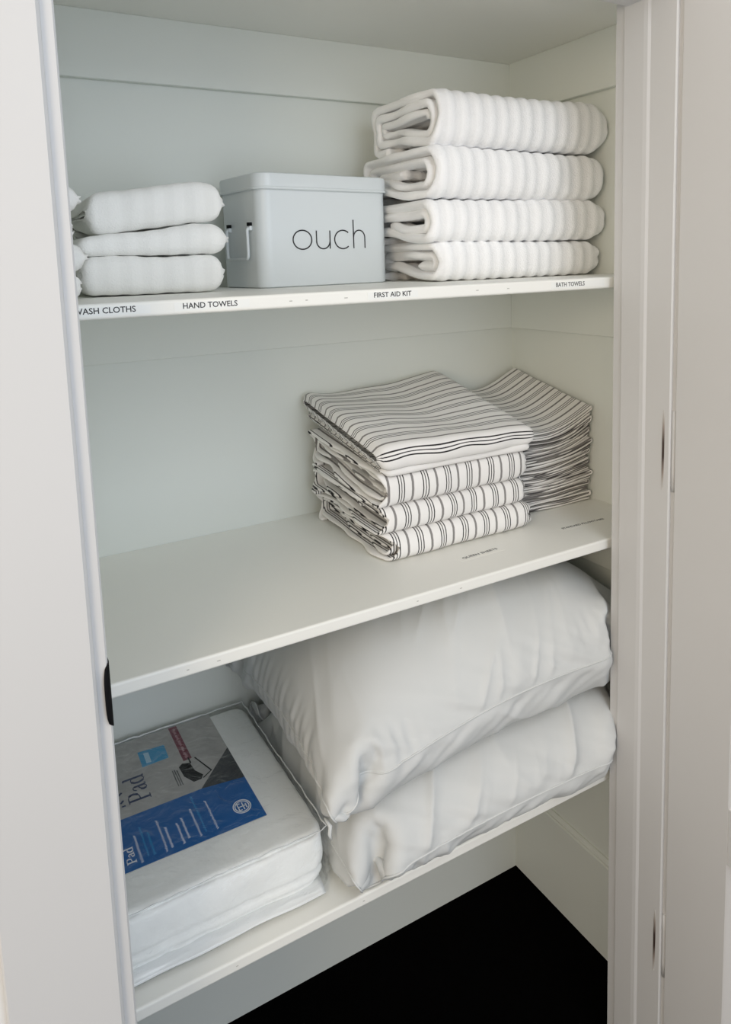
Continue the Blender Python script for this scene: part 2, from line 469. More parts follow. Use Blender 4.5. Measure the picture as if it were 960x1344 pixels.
def spiral(depth, H, turns, t, n, nose=0.9, start=0.0, gap=1.06, pw=2.0):
    """flattened roll: every full turn keeps its size, stepping outwards along the hidden underside"""
    pts = []
    for i in range(n):
        th = turns * i / (n - 1); k = turns - th
        fr = k - math.floor(k); st = min(max((fr - 0.72) / 0.24, 0), 1); st = st * st * (3 - 2 * st)
        inner = t * gap * (math.floor(k) + st)
        h = max(H / 2 - t / 2 - inner, t * 0.35); l = depth / 2 - t / 2 - inner * 1.1
        y, z = stadium(start - k, l, h, nose, pw)
        pts.append((depth / 2 + y, H / 2 + z))
    return pts

def serpentine(depth, H, layers, t, n_lin=26, n_arc=8, first_front=True, inset=0.01):
    """a cloth folded back and forth: layers stacked, joined alternately in front and behind"""
    pts = []; pitch = (H - t) / max(layers - 1, 1)
    for k in range(layers):
        z = t / 2 + k * pitch
        r = pitch / 2
        a, b = (depth - r - inset * (k % 2), r) if k % 2 == 0 else (r, depth - r)
        for i in range(n_lin): pts.append((a + (b - a) * i / (n_lin - 1), z))
        if k < layers - 1:
            s = -1 if b < a else 1
            for i in range(1, n_arc):
                q = PI * i / n_arc
                pts.append((b + s * r * math.sin(q), z + r - r * math.cos(q)))
    return pts

def cloth(name, path, t, W, nx, mat, parent=None, rib=0.0, period=0.028, jitter=0.004, recess=0.0, round_r=(0.0, 0.0),
          wob=0.0015, seed=0.0, warp=None, uv_swap=False, swap=False, uoff=0.0, end_pow=2.2):
    """extrude the folded centre line `path` (a, z) along its width; thickness t; ends closed with a soft rim.
    swap=True extrudes along Y with the path in XZ instead of along X with the path in YZ."""
    P = np.array(path); n = len(P)
    tg = np.gradient(P, axis=0); tg /= np.linalg.norm(tg, axis=1)[:, None] + 1e-9
    nr = np.stack([-tg[:, 1], tg[:, 0]], 1)
    seg = np.linalg.norm(np.diff(P, axis=0), axis=1); S = np.concatenate([[0], np.cumsum(seg)])
    Hm = P[:, 1].max(); zc = (P[:, 1].max() + P[:, 1].min()) / 2
    A0, A1 = P[:, 0].min(), P[:, 0].max(); ac = (A0 + A1) / 2
    kin = 1 - (np.abs(P[:, 1] - zc) / (abs(P[:, 1] - zc).max() + 1e-9))        # 1 in the core
    # parameters along the width, with soft rim rings
    ws = [0.0, 0.0] + list(np.linspace(0, 1, nx)[1:-1]) + [1.0, 1.0]
    tf = [0.42, 0.86] + [1.0] * (nx - 2) + [0.86, 0.42]
    ex = [-0.35 * t, 0.0] + [0.0] * (nx - 2) + [0.0, 0.35 * t]
    jl0 = np.array([nz(s * 14 + seed * 3.1, seed, 1.7) for s in S]) * jitter + kin * recess
    jl1 = np.array([nz(s * 14 - seed * 2.3, seed + 5, 4.7) for s in S]) * jitter + kin * recess
    V = []; UV = []
    for w, f, e in zip(ws, tf, ex):
        x = jl0 + (W - jl0 - jl1) * w + e
        tt = t * f
        ribv = np.sin(2 * PI * (x + uoff) / period) * rib if rib else 0.0
        rows = []
        for side in (1, -1):
            a = P[:, 0] + nr[:, 0] * side * (tt / 2 + ribv); z = P[:, 1] + nr[:, 1] * side * (tt / 2 + ribv)
            rows.append(np.stack([x, a, z], 1))
        R = np.concatenate([rows[0], rows[1][::-1]], 0)
        # rounded closing of the left / right end
        for r, dist in ((round_r[0], R[:, 0]), (round_r[1], W - R[:, 0])):
            if r > 0:
                q = np.clip(1 - dist / r, 0, 1)
                g = (1 - q ** end_pow) ** (1 / end_pow); g = 0.24 + 0.76 * g
                R[:, 2] = zc + (R[:, 2] - zc) * g
                R[:, 1] = ac + (R[:, 1] - ac) * (1 - (1 - g) * 0.10)
        SS = np.concatenate([S, S[::-1]])
        V.append(R); UV.append(np.stack([R[:, 0] + uoff, SS], 1))
    V = np.array(V); UV = np.array(UV); m = 2 * n; nr_ = len(ws)
    V = V.reshape(-1, 3); UV = UV.reshape(-1, 2)
    if wob:
        for i in range(len(V)):
            x, a, z = V[i]; s = UV[i, 1]
            edge = 0.45 + 0.55 * (1 - min(abs(z - zc) / (Hm / 2), 1))
            kk = 1 + 1.6 * kin[min(i % m, m - 1 - i % m)]
            V[i, 1] += wob * kk * nz(x * 16 + seed, s * 9, seed * 2)
            V[i, 2] += wob * kk * 0.8 * edge * nz(x * 18 + seed * 4, s * 11, 7 + seed)
    if warp is not None: V = warp(V)
    if swap: V = np.stack([V[:, 1], V[:, 0], V[:, 2]], 1)
    if uv_swap: UV = UV[:, ::-1]
    F = []
    for j in range(nr_ - 1):
        b0, b1 = j * m, (j + 1) * m
        for i in range(m):
            k2 = (i + 1) % m
            F.append((b0 + i, b0 + k2, b1 + k2, b1 + i) if not swap else (b0 + i, b1 + i, b1 + k2, b0 + k2))
    for j in (0, nr_ - 1):
        b = j * m
        for i in range(n - 1):
            q = (b + i, b + m - 1 - i, b + m - 2 - i, b + i + 1)
            F.append(q if (j == 0) != swap else q[::-1])
    return link(name, V, F, mat, parent, True, UV)

# ------------------------------------------------------------------ bath towels (stack of four, against the right wall)
bath_spec = [  # z0, H, x left, x right, y front, depth, turns, t, start, seed, label
    (1.4872, 0.0655, -0.398, -0.014, -0.292, 0.215, 1.70, 0.0145, 0.02, 1.3, 'white ribbed bath towel at the bottom of the tall right-hand stack'),
    (1.5535, 0.0725, -0.418, -0.010, -0.298, 0.225, 1.90, 0.0145, 0.03, 4.1, 'white ribbed bath towel second from the bottom, beside the tin'),
    (1.6270, 0.0855, -0.412, -0.012, -0.300, 0.245, 2.30, 0.0145, 0.00, 7.7, 'white ribbed bath towel second from the top, level with the tin lid'),
    (1.7140, 0.0930, -0.402, -0.008, -0.300, 0.225, 2.60, 0.0140, 0.06, 9.2, 'white ribbed bath towel on top of the tall right-hand stack')]
for z0, Hh, xa, xb, yf, dp, tn, t, st, sd, lab in bath_spec:
    pth = spiral(dp, Hh, tn, t, 180, 0.62, st, 1.08, 2.7)
    def warp(V, Hh=Hh, W=xb - xa, sd=sd):
        V[:, 2] += 0.0022 * np.sin(V[:, 0] * 11 + sd) * (V[:, 2] / Hh)
        return V
    o = cloth('bath_towel', pth, t, xb - xa, 92, M['bath'], None, 0.0013, 0.028, 0.010, 0.010, (0.0, 0.045), 0.003, sd, warp, uoff=sd * 0.013)
    o.location = (xa, yf, z0 + 0.0012)
    tag(o, lab, 'towel', 'bath towels')

# ------------------------------------------------------------------ hand towels and wash cloths
hand_spec = [
    (1.4872, 0.0545, -0.962, -0.760, -0.252, 0.205, 1.80, 0.0125, 0.02, 2.2, 'cream white hand towel at the bottom of the small stack left of the tin'),
    (1.5425, 0.0430, -0.962, -0.753, -0.250, 0.205, 1.45, 0.0125, 0.03, 5.2, 'cream white hand towel in the middle of the small stack left of the tin'),
    (1.5865, 0.0590, -0.946, -0.756, -0.250, 0.205, 1.95, 0.0125, 0.00, 8.4, 'cream white hand towel on top of the small stack left of the tin')]
for i, (z0, Hh, xa, xb, yf, dp, tn, t, st, sd, lab) in enumerate(hand_spec):
    pth = spiral(dp, Hh, tn, t, 140, 0.62, st, 1.08, 2.7)
    def warp(V, Hh=Hh, W=xb - xa, i=i):
        u = V[:, 0] / W
        if i == 1:
            V[:, 2] *= (0.60 + 0.40 * np.clip(u * 1.3, 0, 1))
        if i == 2:
            V[:, 2] -= 0.017 * (1 - np.clip(u * 1.3, 0, 1)) 
            V[:, 2] += 0.003 * u
        V[:, 2] += 0.0012 * np.sin(V[:, 0] * 40 + i) * V[:, 2] / Hh
        return V
    o = cloth('hand_towel', pth, t, xb - xa, 60, M['hand'], None, 0.0004, 0.030, 0.008, 0.004, (0.022, 0.026), 0.0035, sd, warp, uoff=sd * 0.011)
    o.location = (xa, yf, z0 + 0.0012)
    tag(o, lab, 'towel', 'hand towels')
wash_spec = [(1.4872, 0.034, 0.0, 'white wash cloth at the bottom, peeping out behind the left door frame'),
             (1.5217, 0.036, 0.006, 'white wash cloth second from the bottom behind the left door frame'),
             (1.5582, 0.034, -0.004, 'white wash cloth third from the bottom behind the left door frame'),
             (1.5927, 0.036, 0.002, 'white wash cloth topmost behind the left door frame')]
for i, (z0, Hh, dx, lab) in enumerate(wash_spec):
    pth = spiral(0.13, Hh, 1.4, 0.012, 80, 0.7, 0.02 * i, 1.05, 2.6)
    o = cloth('wash_cloth', pth, 0.012, 0.148, 30, M['hand'], None, 0.0004, 0.03, 0.006, 0.004, (0.02, 0.02), 0.003, 3.3 + i)
    o.location = (-1.126 + dx, -0.370 + 0.004 * (i % 2), z0 + 0.0012)
    tag(o, lab, 'wash cloth', 'wash cloths')

# ------------------------------------------------------------------ the tin
def rounded_rect(x0, x1, y0, y1, r, n=9):
    pts = []
    for cx, cy, a0 in ((x1 - r, y0 + r, -PI / 2), (x1 - r, y1 - r, 0), (x0 + r, y1 - r, PI / 2), (x0 + r, y0 + r, PI)):
        for i in range(n):
            a = a0 + PI / 2 * i / (n - 1); pts.append((cx + r * math.cos(a), cy + r * math.sin(a)))
    return pts
def stack_rings(name, rings, mat, parent, cap0=True, cap1=True):
    n = len(rings[0][0]); vs, fs = [], []
    for pts, z in rings: vs += [(x, y, z) for x, y in pts]
    for j in range(len(rings) - 1):
        for i in range(n): fs.append((j * n + i, j * n + (i + 1) % n, (j + 1) * n + (i + 1) % n, (j + 1) * n + i))
    if cap0: fs.append(tuple(range(n - 1, -1, -1)))
    if cap1: fs.append(tuple((len(rings) - 1) * n + i for i in range(n)))
    o = link(name, vs, fs, mat, parent)
    md = o.modifiers.new('edge', 'EDGE_SPLIT'); md.split_angle = math.radians(35)
    return o
def make_tin():
    w, d, h = 0.259, 0.150, 0.192
    root = empty('storage_tin', (-0.681, -0.200, Z1 + 0.0002)); root.rotation_euler = (0, 0, math.radians(-7.0) * -1)
    tag(root, 'pale grey metal storage tin with lid reading ouch, beside the bath towels', 'tin')
    r = 0.022
    R = lambda g: rounded_rect(-g, w + g, -g, d + g, r + g)
    hb = 0.166
    stack_rings('body', [(R(-0.004), 0), (R(-0.0008), 0.0015), (R(0), 0.004), (R(0), hb)], M['tin'], root)
    stack_rings('lid', [(R(0.0012), hb - 0.006), (R(0.0042), hb - 0.0075), (R(0.0052), hb - 0.006), (R(0.0052), hb - 0.004), (R(0.0038), hb - 0.0028), (R(0.0036), hb + 0.0145), (R(0.0022), hb + 0.0178), (R(-0.001), hb + 0.0192), (R(-0.01), hb + 0.0196)], M['tin'], root)
    # wire bail handle on each short side, hung in two small brackets
    for s, xx in ((-1, -0.0005), (1, w + 0.0005)):
        ya, yb, zt, zb = d * 0.5 - 0.042, d * 0.5 + 0.034, 0.098, 0.048
        X = xx + s * 0.0065
        pts = [(xx, ya, zt), (X - s * 0.002, ya, zt), (X, ya, zt - 0.003)]
        pts += [(X, ya, zt - 0.003 + (zb + 0.007 - zt + 0.003) * i / 6) for i in range(1, 7)]
        pts += [(X, ya + 0.007 * (1 - math.cos(a)), zb + 0.007 * (1 - math.sin(a))) for a in [PI / 2 * i / 5 for i in range(1, 6)]]
        pts += [(X, ya + 0.007 + (yb - ya - 0.014) * i / 6, zb) for i in range(1, 7)]
        pts += [(X, yb - 0.007 + 0.007 * math.sin(a), zb + 0.007 * (1 - math.cos(a))) for a in [PI / 2 * i / 5 for i in range(1, 6)]]
        pts += [(X, yb, zb + 0.007 + (zt - 0.003 - zb - 0.007) * i / 6) for i in range(1, 7)]
        pts += [(X - s * 0.002, yb, zt), (xx, yb, zt)]
        hd = tube('handle', pts, 0.0027, M['tin_wire'], root, 10)
        for yy in (ya, yb):
            bm = bmesh.new()
            x0, x1 = sorted((xx - s * 0.001, xx + s * 0.0045))
            bm_box(bm, x0, x1, yy - 0.005, yy + 0.005, zt - 0.004, zt + 0.010, 0.0015, 2)
            br = from_bm('bracket', bm, M['tin'], hd)
            q = box('bracket_slot', min(xx, xx + s * 0.0052), max(xx, xx + s * 0.0052), yy - 0.0056, yy + 0.0030, zt + 0.0035, zt + 0.0092, M['black_metal'], 0, hd)
    # hand-drawn looking word
    L = []
    def arc(cx, cy, rx, ry, a0, a1, n=26): return [(cx + rx * math.cos(math.radians(a0 + (a1 - a0) * i / n)), cy + ry * math.sin(math.radians(a0 + (a1 - a0) * i / n))) for i in range(n + 1)]
    xh = 0.0305; ry = xh / 2 + 0.0004
    L.append(arc(0.0180, xh / 2, 0.0180, ry, 90, 450, 44))                                   # o
    L.append([(0.0455, xh), (0.0455, 0.0125)] + arc(0.0588, 0.0125, 0.0133, 0.0125, 180, 355)[1:])   # u
    L.append([(0.0725, xh), (0.0725, 0.0)])
    L.append(arc(0.0990, xh / 2, 0.0170, ry, 48, 312, 34))                                    # c
    L.append([(0.1215, 0.0490), (0.1215, 0.0)])                                               # h
    L.append([(0.1215, 0.0180)] + arc(0.1335, 0.0185, 0.0120, 0.0125, 170, 0)[1:] + [(0.1455, 0.0)])
    strokes('lettering', L, 0.0021, frame((0.0590, -0.0003, 0.0620), (1, 0, 0), (0, 0, 1)), M['ink'], root)
make_tin()

# ------------------------------------------------------------------ striped sheet sets (three with the fold in front, one laid across on top)
def sheet_warp(hf, hb, W, sd, Dp):
    """hf, hb: bottom heights at front / back (stack puffs up towards the back)"""
    def f(V):
        u = V[:, 0] / W; v = np.clip(V[:, 1] / Dp, 0, 1)
        V[:, 2] = V[:, 2] * hf[1] / hf[2] * (1 + (hb[1] / hf[1] - 1) * v) + hf[0] + (hb[0] - hf[0]) * v
        return V
    return f
SX0, SW, SYF, SD = -0.5280, 0.3180, -0.3180, 0.285
sheet_spec = [ # z front, H front, z back, H back, dx, dy, sd, layers, label
    (0.0003, 0.0470, 0.0003, 0.0560, 0.000, 0.000, 1.0, 'striped sheet set at the bottom of the stack on the shelf'),
    (0.0478, 0.0450, 0.0570, 0.0600, -0.012, 0.004, 2.0, 'striped sheet set second from the bottom of its stack'),
    (0.0935, 0.0560, 0.1180, 0.0660, -0.012, 0.002, 3.0, 'striped sheet set third up, just under the one laid crosswise')]
for zf, hf, zb, hb, dx, dy, sd, lab in sheet_spec:
    t = 0.0052
    Hh = 0.05
    outer = spiral(SD, Hh, 2.9 if sd != 2 else 2.4, t, 230, 0.75, 0.01 * sd, 1.55, 2.4)
    o = cloth('sheet_set', outer, t, SW, 58, M['sheet_u'], None, 0, 1, 0.015, 0.020, (0.0, 0.030), 0.0028, sd * 3.7,
              sheet_warp((zf, hf, Hh), (zb, hb, Hh), SW, sd, SD), uoff=0.011 * sd + 0.004)
    o.location = (SX0 + dx, SYF + dy, Z2 + 0.0016)
    tag(o, lab, 'bed sheets', 'folded striped sheet sets')
# top set: stripes run left to right, folded edge on the left
def top_sheet():
    W = 0.330; dp = 0.315; verts = None
    def mk(H, W, dp, z0f, z0b, sd, uoff, tilt):
        n = 150
        loop = [stadium(i / (n - 1) * 0.995 + 0.0025, dp / 2 - 0.002, H / 2 - 0.002, 0.8) for i in range(n)]
        path = [(dp / 2 + y, H / 2 + z) for y, z in loop]
        def warp(V):
            u = V[:, 0] / W; v = np.clip(V[:, 1] / dp, 0, 1)
            bot = z0f + (z0b - z0f) * v
            V[:, 2] = V[:, 2] * (1 + tilt * (1 - u) * (1 - v)) + bot
            V[:, 2] += (V[:, 2] - bot) / H * (0.007 * np.sin(u * 6.2 + 2.4 * v + 0.6) * v + 0.0035 * np.sin(u * 11 - 3 * v) * v + 0.010 * (v - 0.3) * (u - 0.45) ** 2 * 4)
            V[:, 1] += 0.006 * np.sin(u * 7 + 1.2) * v
            return V
        return path, warp
    p1, w1 = mk(0.036, W, dp, 0.1585, 0.2160, 1, 0, 0.25)
    o = cloth('sheet_set', p1, 0.004, W, 70, M['sheet_v'], None, 0, 1, 0.0, 0.0, (0.030, 0.022), 0.0035, 2.9, w1)
    p2, w2 = mk(0.020, W - 0.016, dp - 0.012, 0.1475, 0.1960, 2, 0, 0.0)
    c = cloth('under_fold', p2, 0.004, W - 0.016, 50, M['sheet_v'], o, 0, 1, 0.0, 0.0, (0.016, 0.016), 0.0018, 6.9, w2)
    c.location = (0.010, 0.010, 0)
    o.location = (-0.5420, -0.3260, Z2)
    tag(o, 'striped sheet set lying crosswise on top of its stack, stripes running lengthwise', 'bed sheets', 'folded striped sheet sets')
top_sheet()

# ------------------------------------------------------------------ pillowcases (right-hand stack)
PC = 9
case_lab = ['bottom', 'second from the bottom', 'third from the bottom', 'fourth from the bottom', 'fifth and middle', 'fourth from the top', 'third from the top', 'second from the top', 'topmost']
zcur = 0.0014
for i in range(PC):
    Hh = 0.0195 + 0.0030 * math.sin(i * 2.1)
    Wp = 0.186 + 0.005 * math.sin(i * 1.7)      # along X
    dp = 0.243 + 0.007 * math.sin(i * 2.9 + 1)  # along Y
    t = 0.0040
    pth = serpentine(Wp, Hh * 0.95, 3, t, 34, 9)
    k = (i / (PC - 1))
    def warp(V, zc0=zcur, k=k, Hh=Hh, i=i, Wp=Wp, dp=dp):
        # V: [:,0] along Y (0 front), [:,1] along X (0 left)
        v = np.clip(V[:, 0] / dp, 0, 1); u = np.clip(V[:, 1] / Wp, 0, 1)
        rise = 0.052 * v * k + 0.022 * k * (u ** 2.5) - 0.012 * k * (1 - u) - 0.010 * k * np.sin(PI * u) * (1 - 0.6 * v)
        V[:, 2] += zc0 + rise + 0.0010 * np.sin(u * 8 + i * 0.9)
        if i == PC - 1:
            V[:, 2] += -0.008 * np.sin(u * 3.1) ** 2 * v + 0.010 * v * (1 - v) * np.cos(u * 4)
        return V
    o = cloth('pillowcase', pth, t, dp, 50, M['case'], None, 0, 1, 0.0042, 0.0, (0.0, 0.0), 0.0020, 2.3 * i + 0.7, warp, swap=True, uoff=(0.0185, 0.0035, 0.0285, 0.0200)[i % 4])
    o.location = (-0.012 - Wp, -0.258 + 0.004 * math.sin(i * 2.3), Z2)
    tag(o, case_lab[i] + ' striped pillowcase in the pile against the right wall', 'pillowcase', 'folded striped pillowcases')
    zcur += Hh

# ------------------------------------------------------------------ pillows: inflated cloth, relaxed by a small mass-spring solver
def inflate(nx, ny, Lx, Ly, cx, cy, zmid, zlo, zhi, xl, xr, yb, seed, press=1.0, steps=140, iters=22, ylo=None):
    hx, hy = Lx / (nx - 1), Ly / (ny - 1)
    rng = np.random.RandomState(seed)
    gx, gy = np.meshgrid(np.linspace(-.5, .5, nx), np.linspace(-.5, .5, ny), indexing='ij')
    sx = min(0.96, (xr - xl) / Lx)
    A = np.stack([cx + gx * Lx * sx, cy + gy * Ly * 0.90, zmid + 0 * gx], 2)
    bulge = 0.02 * (1 - (2 * np.abs(gx)) ** 3) * (1 - (2 * np.abs(gy)) ** 3)
    B = A.copy(); A[..., 2] += bulge + 0.001 * rng.randn(nx, ny); B[..., 2] -= bulge + 0.001 * rng.randn(nx, ny)
    bd = np.zeros((nx, ny), bool); bd[0] = bd[-1] = True; bd[:, 0] = bd[:, -1] = True
    pA, pB = A.copy(), B.copy()
    hd = math.hypot(hx, hy)
    def con(G, s1, s2, L, k, only_short=False):
        a = G[s1]; b = G[s2]; d = b - a; l = np.linalg.norm(d, axis=2, keepdims=True) + 1e-9
        c = (l - L) / l
        if only_short: c = np.minimum(c, 0)
        c = 0.5 * k * c * d
        G[s1] = a + c; G[s2] = b - c
    S = slice
    def pairs(n, st):
        out = []
        for off in range(2 * st):
            idx = np.arange(off, n - st, 2 * st)
            if len(idx): out.append(idx)
        return out
    px1, py1 = pairs(nx, 1), pairs(ny, 1)
    px3, py3 = pairs(nx, 3), pairs(ny, 3)
    for stp in range(steps):
        pr = press * min(1.0, stp / 40.0)
        for G, pG, sg in ((A, pA, 1), (B, pB, -1)):
            tx = np.gradient(G, axis=0); ty = np.gradient(G, axis=1)
            nrm = np.cross(tx, ty) * sg / (hx * hy)
            v = (G - pG) * 0.90
            pG[:] = G
            G += v + nrm * (0.00085 * pr) + np.array([0, 0, -0.00016])
        for it in range(iters):
            for G in (A, B):
                for ii in px1: con(G, (ii,), (ii + 1,), hx, 1.0)
                for jj in py1:
                    Gt = G.transpose(1, 0, 2); con(Gt, (jj,), (jj + 1,), hy, 1.0)
                if it % 2 == 0:
                    a, b = G[:-1, :-1], G[1:, 1:]
                    for o1, o2 in (((0, 0), (1, 1)), ((1, 0), (0, 1))):
                        for e in (0, 1):
                            for f in (0, 1):
                                s1 = (S(e + o1[0], nx - 1 + o1[0], 2), S(f + o1[1], ny - 1 + o1[1], 2))
                                s2 = (S(e + o2[0], nx - 1 + o2[0], 2), S(f + o2[1], ny - 1 + o2[1], 2))
                                con(G, s1, s2, hd, 0.35)
                    for ii in px3: con(G, (ii,), (ii + 3,), 3 * hx, 0.16, True)
                    for jj in py3:
                        Gt = G.transpose(1, 0, 2); con(Gt, (jj,), (jj + 3,), 3 * hy, 0.16, True)
            m = 0.5 * (A[bd] + B[bd]); A[bd] = m; B[bd] = m
            for G in (A, B):
                G[..., 0] = np.clip(G[..., 0], xl, xr)
                G[..., 1] = np.minimum(G[..., 1], yb)
                if ylo is not None: G[..., 1] = np.maximum(G[..., 1], ylo(G[..., 0], G[..., 2]))
                lo = zlo(G[..., 0], G[..., 1]); hi = zhi(G[..., 0], G[..., 1])
                G[..., 2] = np.clip(G[..., 2], lo, hi)
    return A, B

def upsample(G, k):
    """Catmull-Rom refinement of a grid by k in both directions"""
    def one(G):
        n = len(G); P = np.concatenate([[2 * G[0] - G[1]], G, [2 * G[-1] - G[-2]]], 0)
        out = []
        for i in range(n - 1):
            p0, p1, p2, p3 = P[i], P[i + 1], P[i + 2], P[i + 3]
            for q in range(k):
                t = q / k
                out.append(0.5 * (2 * p1 + (p2 - p0) * t + (2 * p0 - 5 * p1 + 4 * p2 - p3) * t * t + (3 * p1 - p0 - 3 * p2 + p3) * t ** 3))
        out.append(G[-1]); return np.array(out)
    G = one(G); return one(G.transpose(1, 0, 2)).transpose(1, 0, 2)

def fold_field(nx, ny, seed, Lx, Ly, side):
    """cloth folds in the plane of the pillow: long slanting pulls plus short gathers along the seams"""
    out = np.zeros((nx, ny))
    for i in range(nx):
        for j in range(ny):
            x = (i / (nx - 1)) * Lx; y = (j / (ny - 1)) * Ly
            e = min(x, Lx - x, y, Ly - y)
            env = min(e / 0.018, 1.0)
            # slanting pulls: long across, short along
            ca, sa = math.cos(1.02), math.sin(1.02)
            wx = x + 0.03 * nz(x * 5, y * 5, seed); wy = y + 0.03 * nz(x * 5 + 9, y * 5, seed)
            p, q = wx * ca + wy * sa, -wx * sa + wy * ca
            n1 = 1 - abs(nz(p * 3.2, q * 13.0, seed)) * 2.2
            n1 = max(n1, 0) ** 2
            m1 = min(max(0.5 + 1.3 * nz(x * 4.2, y * 4.2, seed + 20), 0.0), 1)
            front = 0.5 + 0.5 * max(0.0, 1 - y / (0.42 * Ly))
            d = 0.0150 * (n1 - 0.30) * m1 * front
            n2 = 1 - abs(nz(p * 5.0 + 4, q * 30.0, seed + 2)) * 2
            d += 0.0045 * max(n2, 0) ** 2 * min(max(0.4 + 1.5 * nz(x * 6, y * 6, seed + 31), 0), 1) * front
            # gathers at front and side seams
            g = math.exp(-(y / 0.055) ** 2); gx = math.exp(-(min(x, Lx - x) / 0.05) ** 2)
            d += 0.0048 * g * nz(x * 34 + 1.5 * y * 34, y * 4, seed + 3) + 0.0030 * gx * nz(x * 4, y * 34 - x * 20, seed + 6)
            d += 0.004 * nz(x * 6, y * 6, seed + 12)
            cd_ = math.hypot(min(x, Lx - x), min(y, Ly - y))
            out[i, j] = d * env * min(1.0, 0.25 + cd_ / 0.16)
    return out

def pillow(name, label, A, B, seed, Lx, Ly):
    k = 3
    A = upsample(A, k); B = upsample(B, k)
    nx, ny = A.shape[:2]
    def disp(G, sg, sd):
        nrm = np.cross(np.gradient(G, axis=0), np.gradient(G, axis=1)) * sg
        nrm /= np.linalg.norm(nrm, axis=2, keepdims=True) + 1e-9
        return G + nrm * fold_field(nx, ny, sd, Lx, Ly, sg)[..., None]
    A = disp(A, 1, seed * 7.3); B = disp(B, -1, seed * 7.3 + 3.7)
    for G in (A, B):
        G[..., 0] = np.minimum(G[..., 0], -0.003); G[..., 1] = np.minimum(G[..., 1], -0.003)
        G[..., 2] = np.maximum(G[..., 2], Z3 + 0.0008)
    idA = np.arange(nx * ny).reshape(nx, ny); idB = idA + nx * ny
    idB = idB.copy()
    idB[0, :] = idA[0, :]; idB[-1, :] = idA[-1, :]; idB[:, 0] = idA[:, 0]; idB[:, -1] = idA[:, -1]
    V = np.concatenate([A.reshape(-1, 3), B.reshape(-1, 3)], 0)
    F = []
    for i in range(nx - 1):
        for j in range(ny - 1):
            F.append((idA[i, j], idA[i + 1, j], idA[i + 1, j + 1], idA[i, j + 1]))
            F.append((idB[i, j], idB[i, j + 1], idB[i + 1, j + 1], idB[i + 1, j]))
    used = np.unique(np.array(F)); mp = np.full(len(V), -1); mp[used] = np.arange(len(used))
    V = V[used]; F = [tuple(int(mp[q]) for q in f) for f in F]
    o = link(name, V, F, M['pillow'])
    tag(o, label, 'pillow', 'pillows')
    ring = [A[i, 0] for i in range(nx)] + [A[-1, j] for j in range(1, ny)] + [A[i, -1] for i in range(nx - 2, -1, -1)] + [A[0, j] for j in range(ny - 2, 0, -1)]
    tube('seam_piping', [tuple(p) for p in ring[::2]], 0.0016, M['piping'], o, 6, True)
    return o
ZI = 0.735
def interface(x, y):
    """where the upper pillow sits on the lower one; it sags over the lower pillow's left end"""
    return ZI - 0.050 * np.clip((-0.52 - x) / 0.20, 0, 1) ** 1.5
def ylim(front, edge=None):
    """the pillows bulge out of the opening but stay behind the wall right of the jamb; the lower one rests on the shelf edge"""
    def f(x, z):
        lim = front + 0 * x
        if edge is not None:
            lim = np.maximum(lim, edge - 1.1 * np.clip(z - Z3, 0, 1) - 0.045 * np.clip((x + 0.30) / 0.12, 0, 1))
        return np.where(x > JR - 0.006, YB + 0.006, lim)
    return f
flat = lambda z: (lambda x, y: np.full_like(x, z))
Lx, Ly = 0.745, 0.560
A, B = inflate(74, 54, Lx, Ly, -0.345, -0.235, 0.65, flat(Z3 + 0.0030), lambda x, y: interface(x, y) - 0.0035, -0.682, -0.014, -0.014, 3, 0.65, ylo=ylim(-0.488, -0.424))
pillow('pillow', 'lower white pillow lying on the lowest shelf, bulging over its front edge', A, B, 1, Lx, Ly)
Lx, Ly = 0.775, 0.550
A, B = inflate(74, 54, Lx, Ly, -0.366, -0.240, 0.80, lambda x, y: interface(x, y) + 0.0035, flat(Z2 - T - 0.006), -0.728, -0.014, -0.014, 8, 0.75, ylo=ylim(-0.478))
pillow('pillow', 'upper white pillow resting on the other one, close under the middle shelf', A, B, 2, Lx, Ly)

